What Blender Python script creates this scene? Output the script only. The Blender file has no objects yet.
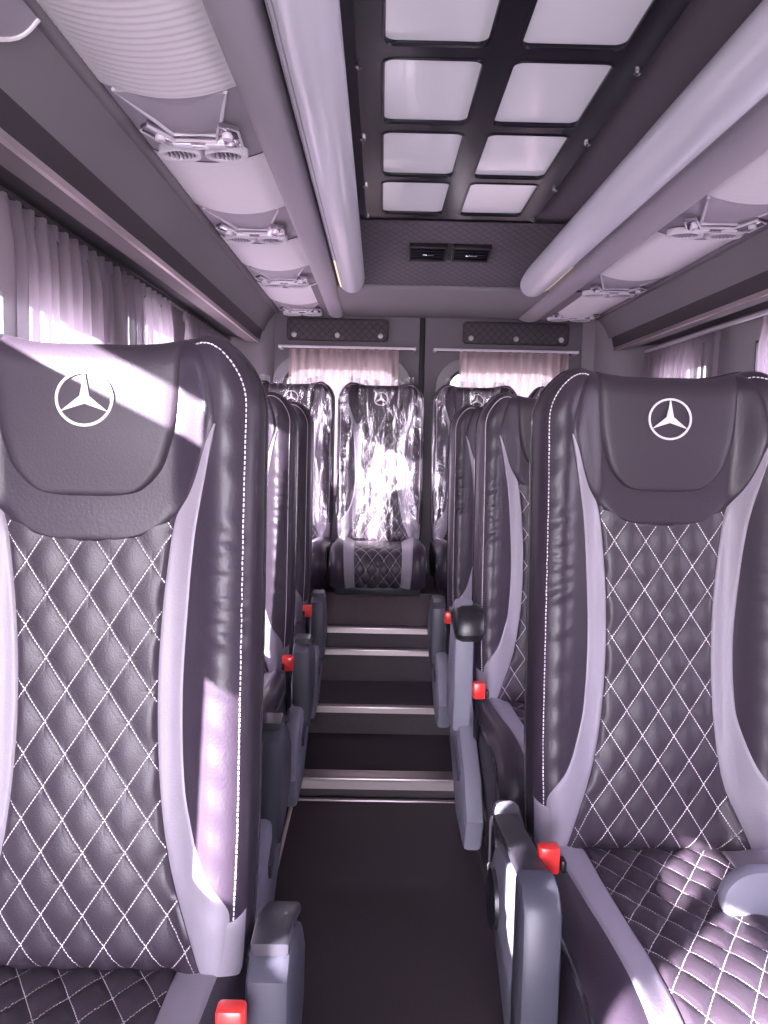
import bpy, math, random
from math import sin, cos, pi, sqrt, radians, atan, floor, exp
from mathutils import Vector, Matrix
random.seed(7)
SC = bpy.context.scene
COL = SC.collection

# ------------------------------------------------------------------ camera
F = 800.0
cam_d = bpy.data.cameras.new('camera'); cam = bpy.data.objects.new('camera', cam_d); COL.objects.link(cam)
cam_d.sensor_fit = 'VERTICAL'; cam_d.sensor_height = 24.0; cam_d.lens = 24.0 * F / 1024.0
cam_d.clip_start = 0.02; cam_d.clip_end = 200
TH, YAW, ROLL = atan(74 / F), atan(6 / F), radians(1.2)
fw = Vector((sin(YAW) * cos(TH), cos(YAW) * cos(TH), -sin(TH)))
rt = fw.cross(Vector((0, 0, 1))).normalized(); up = rt.cross(fw)
r2 = rt * cos(ROLL) + up * sin(ROLL); u2 = -rt * sin(ROLL) + up * cos(ROLL)
M = Matrix((r2, u2, -fw)).transposed().to_4x4(); M.translation = Vector((0, 0, 1.2))
cam.matrix_world = M
SC.camera = cam

# ------------------------------------------------------------------ light
SUN_DIR = Vector((1.0, 1.0, -0.49)).normalized()      # low sun from the front left of the bus
w = bpy.data.worlds.new('sky'); SC.world = w; w.use_nodes = True
nt = w.node_tree; bg = nt.nodes['Background']
tc = nt.nodes.new('ShaderNodeTexCoord'); sx = nt.nodes.new('ShaderNodeSeparateXYZ'); cr = nt.nodes.new('ShaderNodeValToRGB')
nt.links.new(tc.outputs['Generated'], sx.inputs[0]); nt.links.new(sx.outputs['Z'], cr.inputs[0])
mp = cr.color_ramp; mp.elements[0].position = 0.0; mp.elements[0].color = (0.54, 0.49, 0.53, 1)
mp.elements[1].position = 0.35; mp.elements[1].color = (0.80, 0.76, 1.0, 1)
e = mp.elements.new(0.04); e.color = (0.97, 0.91, 1.0, 1)
nt.links.new(cr.outputs[0], bg.inputs['Color'])
dp = nt.nodes.new('ShaderNodeVectorMath'); dp.operation = 'DOT_PRODUCT'; nt.links.new(tc.outputs['Generated'], dp.inputs[0])   # brighter sky around the sun's side
dp.inputs[1].default_value = Vector((-0.30, -1.0, 0.25)).normalized()
gm = nt.nodes.new('ShaderNodeMapRange'); gm.inputs[1].default_value = 0.3; gm.inputs[2].default_value = 1.0; gm.inputs[3].default_value = 6.5; gm.inputs[4].default_value = 19.0
nt.links.new(dp.outputs['Value'], gm.inputs[0]); nt.links.new(gm.outputs[0], bg.inputs['Strength'])
sd = bpy.data.lights.new('sun', 'SUN'); sd.energy = 60; sd.angle = radians(0.6); sd.color = (1.0, 0.95, 0.96)
so = bpy.data.objects.new('sun', sd); COL.objects.link(so)
so.rotation_euler = SUN_DIR.to_track_quat('-Z', 'Y').to_euler(); so.location = (-4, -4, 4)
SC.view_settings.view_transform = 'Standard'; SC.view_settings.look = 'None'
SC.view_settings.exposure = 1.0; SC.view_settings.gamma = 1.0; SC.view_settings.use_curve_mapping = False
try:
    SC.cycles.max_bounces = 10; SC.cycles.diffuse_bounces = 6; SC.cycles.transparent_max_bounces = 16
except Exception: pass

# ------------------------------------------------------------------ materials
def mat(name, col, rough=0.6, metal=0.0, bump=0.0, bscale=200.0, var=0.0, vscale=8.0, coat=0.0, spec=0.5, sheen=0.0, emis=None, estr=0.0):
    m = bpy.data.materials.new(name); m.use_nodes = True
    n = m.node_tree; b = n.nodes['Principled BSDF']
    b.inputs['Base Color'].default_value = (*col, 1); b.inputs['Roughness'].default_value = rough
    b.inputs['Metallic'].default_value = metal; b.inputs['Specular IOR Level'].default_value = spec
    b.inputs['Coat Weight'].default_value = coat; b.inputs['Sheen Weight'].default_value = sheen
    if emis: b.inputs['Emission Color'].default_value = (*emis, 1); b.inputs['Emission Strength'].default_value = estr
    t = n.nodes.new('ShaderNodeTexCoord')
    if bump:
        no = n.nodes.new('ShaderNodeTexNoise'); no.inputs['Scale'].default_value = bscale; no.inputs['Detail'].default_value = 3
        bm_ = n.nodes.new('ShaderNodeBump'); bm_.inputs['Strength'].default_value = bump; bm_.inputs['Distance'].default_value = 0.002
        n.links.new(t.outputs['Object'], no.inputs['Vector']); n.links.new(no.outputs['Fac'], bm_.inputs['Height']); n.links.new(bm_.outputs[0], b.inputs['Normal'])
    if var:
        no = n.nodes.new('ShaderNodeTexNoise'); no.inputs['Scale'].default_value = vscale; no.inputs['Detail'].default_value = 4
        mr = n.nodes.new('ShaderNodeMapRange'); mr.inputs[3].default_value = 1 - var; mr.inputs[4].default_value = 1 + var
        mx = n.nodes.new('ShaderNodeMix'); mx.data_type = 'RGBA'; mx.blend_type = 'MULTIPLY'; mx.inputs[0].default_value = 1
        mx.inputs[6].default_value = (*col, 1)
        n.links.new(t.outputs['Object'], no.inputs['Vector']); n.links.new(no.outputs['Fac'], mr.inputs[0])
        n.links.new(mr.outputs[0], mx.inputs[7]); n.links.new(mx.outputs[2], b.inputs['Base Color'])
    return m

def mth(n, op, a, b=None, c=None):
    x = n.nodes.new('ShaderNodeMath'); x.operation = op
    for i, v in enumerate((a, b, c)):
        if v is None: continue
        if isinstance(v, (int, float)): x.inputs[i].default_value = v
        else: n.links.new(v, x.inputs[i])
    return x.outputs[0]

DA, DB = 0.054, 0.083
def quilt_mat(name, base, thread, wid, dash=True, rough=0.42, A=DA, B=DB, coord='UV'):
    m = mat(name, base, rough); n = m.node_tree; b = n.nodes['Principled BSDF']
    t = n.nodes.new('ShaderNodeTexCoord'); s = n.nodes.new('ShaderNodeSeparateXYZ'); n.links.new(t.outputs[coord], s.inputs[0])
    x = mth(n, 'DIVIDE', s.outputs[0], A); y = mth(n, 'DIVIDE', s.outputs[1], B)
    a = mth(n, 'ADD', x, y); c = mth(n, 'SUBTRACT', x, y)
    def line(p, q):
        fr = mth(n, 'ABSOLUTE', mth(n, 'SUBTRACT', mth(n, 'FRACT', mth(n, 'ADD', p, 0.5)), 0.5))
        l = mth(n, 'LESS_THAN', fr, wid)
        if dash: l = mth(n, 'MULTIPLY', l, mth(n, 'LESS_THAN', mth(n, 'FRACT', mth(n, 'MULTIPLY', q, 11.0)), 0.68))
        return l, fr
    l1, f1 = line(a, c); l2, f2 = line(c, a)
    msk = mth(n, 'MAXIMUM', l1, l2)
    mx = n.nodes.new('ShaderNodeMix'); mx.data_type = 'RGBA'; mx.inputs[6].default_value = (*base, 1); mx.inputs[7].default_value = (*thread, 1)
    n.links.new(msk, mx.inputs[0]); n.links.new(mx.outputs[2], b.inputs['Base Color'])
    g = mth(n, 'MINIMUM', f1, f2); g = mth(n, 'POWER', mth(n, 'MINIMUM', mth(n, 'MULTIPLY', g, 5.0), 1.0), 0.5)
    no = n.nodes.new('ShaderNodeTexNoise'); no.inputs['Scale'].default_value = 420; n.links.new(t.outputs[coord], no.inputs['Vector'])
    hh = mth(n, 'ADD', g, mth(n, 'MULTIPLY', no.outputs['Fac'], 0.25))
    bp = n.nodes.new('ShaderNodeBump'); bp.inputs['Strength'].default_value = 0.6; bp.inputs['Distance'].default_value = 0.003
    n.links.new(hh, bp.inputs['Height']); n.links.new(bp.outputs[0], b.inputs['Normal'])
    return m

def film_mat(name):
    m = bpy.data.materials.new(name); m.use_nodes = True; n = m.node_tree; n.nodes.clear()
    o = n.nodes.new('ShaderNodeOutputMaterial'); mixs = n.nodes.new('ShaderNodeMixShader')
    tr = n.nodes.new('ShaderNodeBsdfTransparent'); gl = n.nodes.new('ShaderNodeBsdfGlossy'); gl.inputs['Roughness'].default_value = 0.12
    gl.inputs['Color'].default_value = (0.95, 0.92, 0.95, 1); tr.inputs['Color'].default_value = (0.96, 0.95, 0.96, 1)
    t = n.nodes.new('ShaderNodeTexCoord'); mp_ = n.nodes.new('ShaderNodeMapping'); mp_.inputs['Scale'].default_value = (15, 15, 2.6)
    mp_.inputs['Rotation'].default_value = (0, 0.22, 0)
    no = n.nodes.new('ShaderNodeTexNoise'); no.inputs['Scale'].default_value = 1.6; no.inputs['Detail'].default_value = 4; no.inputs['Distortion'].default_value = 0.9
    n.links.new(t.outputs['Object'], mp_.inputs[0]); n.links.new(mp_.outputs[0], no.inputs['Vector'])
    bp = n.nodes.new('ShaderNodeBump'); bp.inputs['Strength'].default_value = 1.0; bp.inputs['Distance'].default_value = 0.02
    n.links.new(no.outputs['Fac'], bp.inputs['Height']); n.links.new(bp.outputs[0], gl.inputs['Normal'])
    r = n.nodes.new('ShaderNodeMapRange'); r.inputs[1].default_value = 0.46; r.inputs[2].default_value = 0.66; r.inputs[3].default_value = 0.03; r.inputs[4].default_value = 0.62
    n.links.new(no.outputs['Fac'], r.inputs[0])
    n.links.new(r.outputs[0], mixs.inputs[0]); n.links.new(tr.outputs[0], mixs.inputs[1])
    df = n.nodes.new('ShaderNodeBsdfDiffuse'); df.inputs[0].default_value = (0.85, 0.80, 0.83, 1); m2 = n.nodes.new('ShaderNodeMixShader'); m2.inputs[0].default_value = 0.10
    n.links.new(gl.outputs[0], m2.inputs[1]); n.links.new(df.outputs[0], m2.inputs[2]); n.links.new(m2.outputs[0], mixs.inputs[2])
    n.links.new(mixs.outputs[0], o.inputs[0]); return m

def cloth_mat(name, col, trans, see):
    m = bpy.data.materials.new(name); m.use_nodes = True; n = m.node_tree; n.nodes.clear()
    o = n.nodes.new('ShaderNodeOutputMaterial'); d = n.nodes.new('ShaderNodeBsdfDiffuse'); tl = n.nodes.new('ShaderNodeBsdfTranslucent'); tp = n.nodes.new('ShaderNodeBsdfTransparent')
    d.inputs[0].default_value = (*col, 1); tl.inputs[0].default_value = (min(1, col[0] * 1.3), min(1, col[1] * 1.3), min(1, col[2] * 1.3), 1)
    m1 = n.nodes.new('ShaderNodeMixShader'); m1.inputs[0].default_value = trans; m2 = n.nodes.new('ShaderNodeMixShader'); m2.inputs[0].default_value = see
    n.links.new(d.outputs[0], m1.inputs[1]); n.links.new(tl.outputs[0], m1.inputs[2]); n.links.new(m1.outputs[0], m2.inputs[1]); n.links.new(tp.outputs[0], m2.inputs[2]); n.links.new(m2.outputs[0], o.inputs[0])
    wv = n.nodes.new('ShaderNodeTexNoise'); wv.inputs['Scale'].default_value = 500
    tcc = n.nodes.new('ShaderNodeTexCoord'); bp = n.nodes.new('ShaderNodeBump'); bp.inputs['Strength'].default_value = 0.3; bp.inputs['Distance'].default_value = 0.001
    n.links.new(tcc.outputs['Object'], wv.inputs['Vector']); n.links.new(wv.outputs['Fac'], bp.inputs['Height']); n.links.new(bp.outputs[0], d.inputs['Normal'])
    return m

def glass_mat(name, tint):
    m = bpy.data.materials.new(name); m.use_nodes = True; n = m.node_tree; n.nodes.clear()
    o = n.nodes.new('ShaderNodeOutputMaterial'); tp = n.nodes.new('ShaderNodeBsdfTransparent'); tp.inputs[0].default_value = (*tint, 1)
    gl = n.nodes.new('ShaderNodeBsdfGlossy'); gl.inputs['Roughness'].default_value = 0.03; fr = n.nodes.new('ShaderNodeLayerWeight'); fr.inputs[0].default_value = 0.3
    mx = n.nodes.new('ShaderNodeMixShader'); n.links.new(mth(n, 'ADD', mth(n, 'MULTIPLY', mth(n, 'POWER', fr.outputs['Facing'], 3.0), 0.5), 0.04), mx.inputs[0]); n.links.new(tp.outputs[0], mx.inputs[1]); n.links.new(gl.outputs[0], mx.inputs[2]); n.links.new(mx.outputs[0], o.inputs[0])
    return m

BLK = (0.033, 0.024, 0.036)
M_LEA = mat('black_leather', BLK, 0.40, bump=0.2, bscale=260, var=0.12, coat=0.03, spec=0.36)
M_LEAP = mat('black_panel_leather', (0.038, 0.029, 0.040), 0.46, spec=0.36, bump=0.16, bscale=320)
M_GRY = mat('grey_leather', (0.27, 0.24, 0.28), 0.45, bump=0.25, bscale=300, var=0.05)
M_QLT = quilt_mat('quilted_leather', (0.038, 0.028, 0.039), (0.80, 0.72, 0.74), 0.0135)
M_PIP = mat('piping', (0.030, 0.026, 0.032), 0.25, coat=0.4)
M_THR = mat('white_thread', (0.80, 0.74, 0.76), 0.6)
M_EMB = mat('silver_embroidery', (0.72, 0.67, 0.70), 0.5, bump=0.4, bscale=600)
M_SHELL = mat('dark_seat_shell', (0.035, 0.033, 0.042), 0.33, bump=0.1, bscale=500)
M_PLA = mat('grey_seat_plastic', (0.20, 0.195, 0.24), 0.42, bump=0.15, bscale=600)
M_PLD = mat('dark_grey_plastic', (0.055, 0.055, 0.072), 0.4, bump=0.15, bscale=600)
M_RED = mat('red_buckle', (0.75, 0.035, 0.03), 0.35, coat=0.3)
M_BLKP = mat('black_plastic', (0.012, 0.011, 0.014), 0.35)
M_STEEL = mat('dark_steel', (0.09, 0.085, 0.09), 0.45, metal=0.6)
M_FLOOR = mat('speckled_floor', (0.042, 0.030, 0.036), 0.62, bump=0.5, bscale=350, var=0.45, vscale=260)
M_CARP = mat('brown_carpet', (0.085, 0.062, 0.066), 0.9, bump=0.6, bscale=500, var=0.2, vscale=60)
M_ALU = mat('aluminium_trim', (0.55, 0.48, 0.48), 0.35, metal=0.9, bump=0.1, bscale=300)
M_WALL = mat('grey_fabric_wall', (0.26, 0.235, 0.26), 0.85, bump=0.4, bscale=700, sheen=0.2)
M_CEIL = mat('dark_headliner', (0.15, 0.13, 0.155), 0.9, bump=0.4, bscale=600)
M_BIN = mat('grey_bin_fabric', (0.185, 0.165, 0.185), 0.8, bump=0.3, bscale=600)
M_BEAM = mat('grey_beam', (0.34, 0.305, 0.345), 0.65, bump=0.2, bscale=600)
M_STRIP = mat('dark_strip', (0.035, 0.028, 0.036), 0.7)
M_TAN = mat('tan_strip', (0.17, 0.14, 0.15), 0.7)
M_WHT = mat('corrugated_white', (0.74, 0.70, 0.73), 0.5)
M_PANL = mat('pale_console', (0.36, 0.325, 0.375), 0.5)
M_PANW = mat('white_bezel', (0.62, 0.58, 0.64), 0.4)
M_CHR = mat('chrome', (0.80, 0.77, 0.80), 0.12, metal=1.0)
M_TUBE = mat('frosted_tube', (0.70, 0.69, 0.76), 0.28, coat=0.3)
M_LED = mat('yellow_led_strip', (0.85, 0.78, 0.55), 0.4, emis=(1, 0.86, 0.5), estr=0.35)
M_FRM = mat('gloss_black_frame', (0.008, 0.007, 0.013), 0.22, spec=0.25)
M_PANE = mat('milky_roof_pane', (0.52, 0.48, 0.54), 0.16, coat=0.3, emis=(0.92, 0.86, 1.0), estr=0.10)  # faint emission put in for daylight through the sunroof
M_HQ = quilt_mat('quilted_header', (0.10, 0.087, 0.105), (0.06, 0.05, 0.062), 0.07, dash=False, rough=0.75, A=0.036, B=0.036)
M_DQ = quilt_mat('quilted_door_pad', (0.04, 0.03, 0.04), (0.012, 0.010, 0.013), 0.07, dash=False, rough=0.6, A=0.04, B=0.04)
M_DOOR = mat('door_lining', (0.12, 0.105, 0.125), 0.6, bump=0.15, bscale=500)
M_RING = mat('window_surround', (0.20, 0.19, 0.215), 0.35)
M_SEAL = mat('rubber_seal', (0.02, 0.02, 0.024), 0.5)
M_CURT = cloth_mat('mauve_curtain', (0.34, 0.29, 0.335), 0.6, 0.29)
M_CURTR = cloth_mat('cream_curtain', (0.46, 0.38, 0.38), 0.45, 0.05)
M_FILM = film_mat('clear_film')
M_GLS = glass_mat('window_glass', (0.88, 0.86, 0.90))
M_BTN = mat('pale_button', (0.45, 0.42, 0.42), 0.35, metal=0.3)

# ------------------------------------------------------------------ mesh helpers
class MB:
    def __init__(s): s.v = []; s.f = []; s.uv = {}
    def add(s, vs, fs, uvs=None):
        o = len(s.v); s.v += [tuple(p) for p in vs]; s.f += [tuple(i + o for i in f) for f in fs]
        if uvs:
            for i, u in enumerate(uvs): s.uv[o + i] = u
    def box(s, x0, x1, y0, y1, z0, z1, bev=0.0, mtx=None):
        b = min(bev, (x1 - x0) / 2.01, (y1 - y0) / 2.01, (z1 - z0) / 2.01)
        if b <= 0:
            vs = [(x, y, z) for z in (z0, z1) for y in (y0, y1) for x in (x0, x1)]
            fs = [(0, 2, 3, 1), (4, 5, 7, 6), (0, 1, 5, 4), (2, 6, 7, 3), (0, 4, 6, 2), (1, 3, 7, 5)]
        else:
            vs = []; fs = []
            def ring(z, i):
                k = b * (1 - cos(pi / 4)) ; a, c = x0 + i, x1 - i; d, e_ = y0 + i, y1 - i
                return [(a + b, d, z), (c - b, d, z), (c - k, d + k, z), (c, d + b, z), (c, e_ - b, z), (c - k, e_ - k, z), (c - b, e_, z), (a + b, e_, z), (a + k, e_ - k, z), (a, e_ - b, z), (a, d + b, z), (a + k, d + k, z)]
            k = b * (1 - cos(pi / 4))
            rs = [ring(z0, b * 0.95), ring(z0 + k, k), ring(z0 + b, 0), ring(z1 - b, 0), ring(z1 - k, k), ring(z1, b * 0.95)]
            for r in rs: vs += r
            for i in range(5):
                for j in range(12): fs.append((i * 12 + j, i * 12 + (j + 1) % 12, i * 12 + 12 + (j + 1) % 12, i * 12 + 12 + j))
            fs.append(tuple(reversed(range(12)))); fs.append(tuple(range(60, 72)))
        if mtx: vs = [tuple(mtx @ Vector(p)) for p in vs]
        s.add(vs, fs); return s
    def tube(s, pts, r, n=8, closed=False, cap=True):
        P = [Vector(p) for p in pts]; N = len(P); vs = []; fs = []; prev = None
        for i in range(N):
            a = P[(i - 1) % N] if (closed or i > 0) else P[i]; b = P[(i + 1) % N] if (closed or i < N - 1) else P[i]
            t = (b - a).normalized()
            if prev is None:
                ref = Vector((0, 0, 1)) if abs(t.z) < 0.9 else Vector((1, 0, 0)); q = t.cross(ref).normalized()
            else: q = (prev - t * prev.dot(t)).normalized()
            prev = q; q2 = t.cross(q); rr = r[i] if isinstance(r, (list, tuple)) else r
            for k in range(n): an = 2 * pi * k / n; vs.append(P[i] + q * (rr * cos(an)) + q2 * (rr * sin(an)))
        for i in range(N if closed else N - 1):
            for k in range(n): j = (i + 1) % N; fs.append((i * n + k, i * n + (k + 1) % n, j * n + (k + 1) % n, j * n + k))
        if cap and not closed: fs.append(tuple(reversed(range(n)))); fs.append(tuple((N - 1) * n + k for k in range(n)))
        s.add(vs, fs); return s
    def grid(s, fn, nu, nv, uvf=None):
        vs = []; uv = []
        for j in range(nv + 1):
            for i in range(nu + 1):
                vs.append(fn(i / nu, j / nv))
                if uvf: uv.append(uvf(i / nu, j / nv))
        fs = [(j * (nu + 1) + i, j * (nu + 1) + i + 1, (j + 1) * (nu + 1) + i + 1, (j + 1) * (nu + 1) + i) for j in range(nv) for i in range(nu)]
        s.add(vs, fs, uv or None); return s
    def prism(s, poly, a0, a1, axis='y', bev=0.0):       # poly in the two other axes, extruded along axis
        n = len(poly)
        def P(p, a): return (p[0], a, p[1]) if axis == 'y' else ((a, p[0], p[1]) if axis == 'x' else (p[0], p[1], a))
        cx = sum(p[0] for p in poly) / n; cy = sum(p[1] for p in poly) / n
        def sh(d):
            out = []
            for i in range(n):
                p0, p1, p2 = Vector(poly[i - 1]), Vector(poly[i]), Vector(poly[(i + 1) % n])
                e1 = (p1 - p0).normalized(); e2 = (p2 - p1).normalized(); nn = (Vector((-e1.y, e1.x)) + Vector((-e2.y, e2.x)))
                if nn.length < 1e-6: nn = Vector((-e1.y, e1.x))
                nn.normalize(); q = p1 + nn * d * AR; out.append((q.x, q.y))
            return out
        area = sum(poly[i][0] * poly[(i + 1) % n][1] - poly[(i + 1) % n][0] * poly[i][1] for i in range(n)); AR = 1 if area > 0 else -1
        rings = [(a0, poly), (a1, poly)] if not bev else [(a0, sh(bev)), (a0 + bev * 0.3, sh(bev * 0.3)), (a0 + bev, poly), (a1 - bev, poly), (a1 - bev * 0.3, sh(bev * 0.3)), (a1, sh(bev))]
        vs = [P(p, a) for a, pl in rings for p in pl]; fs = []
        for k in range(len(rings) - 1):
            for i in range(n): fs.append((k * n + i, k * n + (i + 1) % n, (k + 1) * n + (i + 1) % n, (k + 1) * n + i))
        fs.append(tuple(reversed(range(n)))); fs.append(tuple((len(rings) - 1) * n + i for i in range(n)))
        s.add(vs, fs); return s
    def build(s, name, m, parent=None, smooth=True, loc=None, flat_ang=None):
        me = bpy.data.meshes.new(name); me.from_pydata(s.v, [], s.f); me.update()
        import bmesh
        b = bmesh.new(); b.from_mesh(me); bmesh.ops.recalc_face_normals(b, faces=b.faces)
        if smooth:
            for f in b.faces: f.smooth = True
            for ed in b.edges:
                if len(ed.link_faces) == 2 and ed.calc_face_angle(0) > radians(flat_ang or 42): ed.smooth = False
        b.to_mesh(me); b.free()
        if s.uv:
            ul = me.uv_layers.new(name='UVMap')
            for l in me.loops: ul.data[l.index].uv = s.uv.get(l.vertex_index, (0, 0))
        me.materials.append(m)
        o = bpy.data.objects.new(name, me); COL.objects.link(o)
        if parent: o.parent = parent
        if loc: o.location = loc
        return o

def thing(name, label, cat, loc=(0, 0, 0), group=None):
    o = bpy.data.objects.new(name, None); COL.objects.link(o); o.location = loc; o.empty_display_size = 0.1
    o['label'] = label; o['category'] = cat
    if group: o['group'] = group
    return o
def tag(o, label, cat, group=None):
    o['label'] = label; o['category'] = cat
    if group: o['group'] = group
    return o
def struct(o, label=None):
    o['kind'] = 'structure'
    if label: o['label'] = label
    return o
def dup(o, parent=None):
    c = o.copy(); COL.objects.link(c)
    if parent: c.parent = parent
    for ch in list(o.children): dup(ch, c)
    return c
def interp(tab, x):
    if x <= tab[0][0]: return tab[0][1]
    for (a, va), (b, vb) in zip(tab, tab[1:]):
        if x <= b:
            t = (x - a) / (b - a); return va + (vb - va) * t
    return tab[-1][1]
def smooth_tab(tab, x):   # smooth (Catmull-Rom) interpolation
    n = len(tab)
    if x <= tab[0][0]: return tab[0][1]
    if x >= tab[-1][0]: return tab[-1][1]
    for i in range(n - 1):
        if x <= tab[i + 1][0]:
            a, b = tab[i], tab[i + 1]; h = b[0] - a[0]; t = (x - a[0]) / h
            m0 = (b[1] - tab[i - 1][1]) / (b[0] - tab[i - 1][0]) if i > 0 else (b[1] - a[1]) / h
            m1 = (tab[i + 2][1] - a[1]) / (tab[i + 2][0] - a[0]) if i < n - 2 else (b[1] - a[1]) / h
            return (2 * t**3 - 3 * t * t + 1) * a[1] + (t**3 - 2 * t * t + t) * h * m0 + (-2 * t**3 + 3 * t * t) * b[1] + (t**3 - t * t) * h * m1

# ------------------------------------------------------------------ room shell
XL, XR, ZC = -0.80, 1.36, 1.99
Y0, YR = -1.7, 4.22
def wall_mesh(x0, x1, ya, yb, za, zb, holes):
    ys = sorted({ya, yb, *[h[0] for h in holes], *[h[1] for h in holes]}); zs = sorted({za, zb, *[h[2] for h in holes], *[h[3] for h in holes]})
    m = MB()
    for i in range(len(ys) - 1):
        for j in range(len(zs) - 1):
            cy, cz = (ys[i] + ys[i + 1]) / 2, (zs[j] + zs[j + 1]) / 2
            if any(h[0] < cy < h[1] and h[2] < cz < h[3] for h in holes): continue
            m.box(x0, x1, ys[i], ys[i + 1], zs[j], zs[j + 1])
    return m
LH = [(-1.2, -0.20, 0.96, 1.20), (-0.19, -0.02, 1.12, 1.21), (-0.01, 0.125, 0.97, 1.13), (0.247, 0.39, 0.92, 1.215), (0.36, 0.80, 1.462, 1.552),  # five unseen front openings, added to shape the sun patches on the seats
      (1.70, 2.12, 0.80, 1.50), (2.24, 2.29, 0.80, 1.45), (2.55, 3.12, 0.80, 1.59), (3.30, 3.95, 0.80, 1.50)]
RH = [(0.3, 1.3, 0.80, 1.50), (1.5, 2.95, 0.80, 1.58), (3.36, 3.82, 0.80, 1.545)]
struct(wall_mesh(XL - 0.06, XL, Y0, YR, 0.0, 2.0, LH).build('wall_left', M_WALL, smooth=False))
struct(wall_mesh(XR, XR + 0.06, Y0, YR, 0.0, 2.0, RH).build('wall_right', M_WALL, smooth=False))
wn = 0
for side, hs in ((-1, LH), (1, RH)):
    for (a, b, c, d) in hs:
        wn += 1
        x = XL - 0.045 if side < 0 else XR + 0.045
        g = MB().box(x - 0.002, x + 0.002, a, b, c, d).build('window_%d' % wn, M_GLS, smooth=False); struct(g)  # window names also cover the added front-left sun openings
        t = 0.008; xi = XL - 0.02 if side < 0 else XR + 0.02
        fr = MB()
        for (q) in ((a, b, c, c + t), (a, b, d - t, d), (a, a + t, c + t, d - t), (b - t, b, c + t, d - t)):
            fr.box(xi - 0.018, xi + 0.018, q[0], q[1], q[2], q[3])
        if b - a > 0.05 and d - c > 0.05: fr.build('window_frame', M_SEAL, g, smooth=False)
m = MB().box(XL - 0.06, XR + 0.06, Y0, YR + 0.06, ZC, ZC + 0.05)
struct(m.build('ceiling', M_CEIL, smooth=False))
# floor: sunken aisle, side platforms, steps to the rear
AL, AR_ = -0.285, 0.345
m = MB().box(AL, AR_, Y0, 2.585, -0.05, 0.0)
struct(m.build('floor', M_FLOOR, smooth=False))
m = MB().box(XL, AL, Y0, 2.585, -0.05, 0.065).box(AR_, XR, Y0, 2.585, -0.05, 0.065).box(XL, XR, 2.585, 2.99, -0.05, 0.065)
struct(m.build('floor_platform', M_FLOOR, smooth=False))
m = MB().box(XL, XR, 2.99, 3.34, -0.05, 0.165).box(XL, XR, 3.34, 3.40, -0.05, 0.295).box(XL, XR, 3.40, YR, -0.05, 0.375)
struct(m.build('floor_rear_steps', M_FLOOR, smooth=False))
# step nosings / aisle edge profiles
tn = 0
def trim(mb, m, label=None):
    global tn; tn += 1
    o = struct(mb.build('trim_%d' % tn, m, smooth=True, flat_ang=30)); return o
t1 = MB().box(AL, AR_, 2.565, 2.615, 0.062, 0.072, 0.002).box(AL, AR_, 2.618, 2.64, 0.0645, 0.0695, 0.001).box(AL, AR_, 2.575, 2.583, 0.03, 0.066); trim(t1, M_ALU)
trim(MB().box(AL, AR_, 2.545, 2.562, 0.0, 0.006, 0.002), M_ALU)
for s_, xa in ((1, AR_), (-1, AL)):
    a = xa - 0.004 if s_ > 0 else xa - 0.022; b = xa + 0.022 if s_ > 0 else xa + 0.004
    trim(MB().box(a, b, Y0, 2.60, 0.060, 0.071, 0.002), M_ALU)
    a = xa - 0.03 if s_ > 0 else xa + 0.016; trim(MB().box(a, a + 0.012, Y0, 2.56, 0.0, 0.005, 0.001), M_ALU)
for (yy, zz) in ((2.99, 0.17), (3.34, 0.30), (3.40, 0.38)):
    trim(MB().box(-0.36, 0.36, yy - 0.006, yy + 0.028, zz - 0.008, zz + 0.002, 0.002).box(-0.36, 0.36, yy - 0.006, yy - 0.002, zz - 0.022, zz - 0.004), M_ALU)
# carpeted box under the rear bench
# added unseen panel at the front right, keeps front light off the right seats
struct(MB().box(0.15, XR, -0.64, -0.60, 0.065, ZC, 0.005).build('wall_shading_panel', M_WALL, smooth=False))
struct(MB().box(XL, XR, 3.455, 3.9, 0.375, 0.525, 0.004).build('trim_rear_bench_box', M_CARP, smooth=False))
# rear wall : two doors with rounded windows
def rrect(x0, x1, z0, z1, r, n=8):
    out = []
    for (cx, cz, a0) in ((x1 - r, z0 + r, -pi / 2), (x1 - r, z1 - r, 0), (x0 + r, z1 - r, pi / 2), (x0 + r, z0 + r, pi)):
        for k in range(n + 1): a = a0 + pi / 2 * k / n; out.append((cx + r * cos(a), cz + r * sin(a)))
    return out
def rect_like(x0, x1, z0, z1, n=8):
    out = []
    for (cx, cz, nx, nz) in ((x1, z0, None, None), (x1, z1, None, None), (x0, z1, None, None), (x0, z0, None, None)):
        for k in range(n + 1): out.append((cx, cz))
    return out
def plate_hole(mb, outer, inner, y0, y1):
    n = len(outer); vs = []
    for pl, y in ((outer, y0), (inner, y0), (inner, y1), (outer, y1)): vs += [(p[0], y, p[1]) for p in pl]
    fs = [(k * n + i, k * n + (i + 1) % n, ((k + 1) % 4) * n + (i + 1) % n, ((k + 1) % 4) * n + i) for k in range(4) for i in range(n)]
    mb.add(vs, fs); return mb
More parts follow.
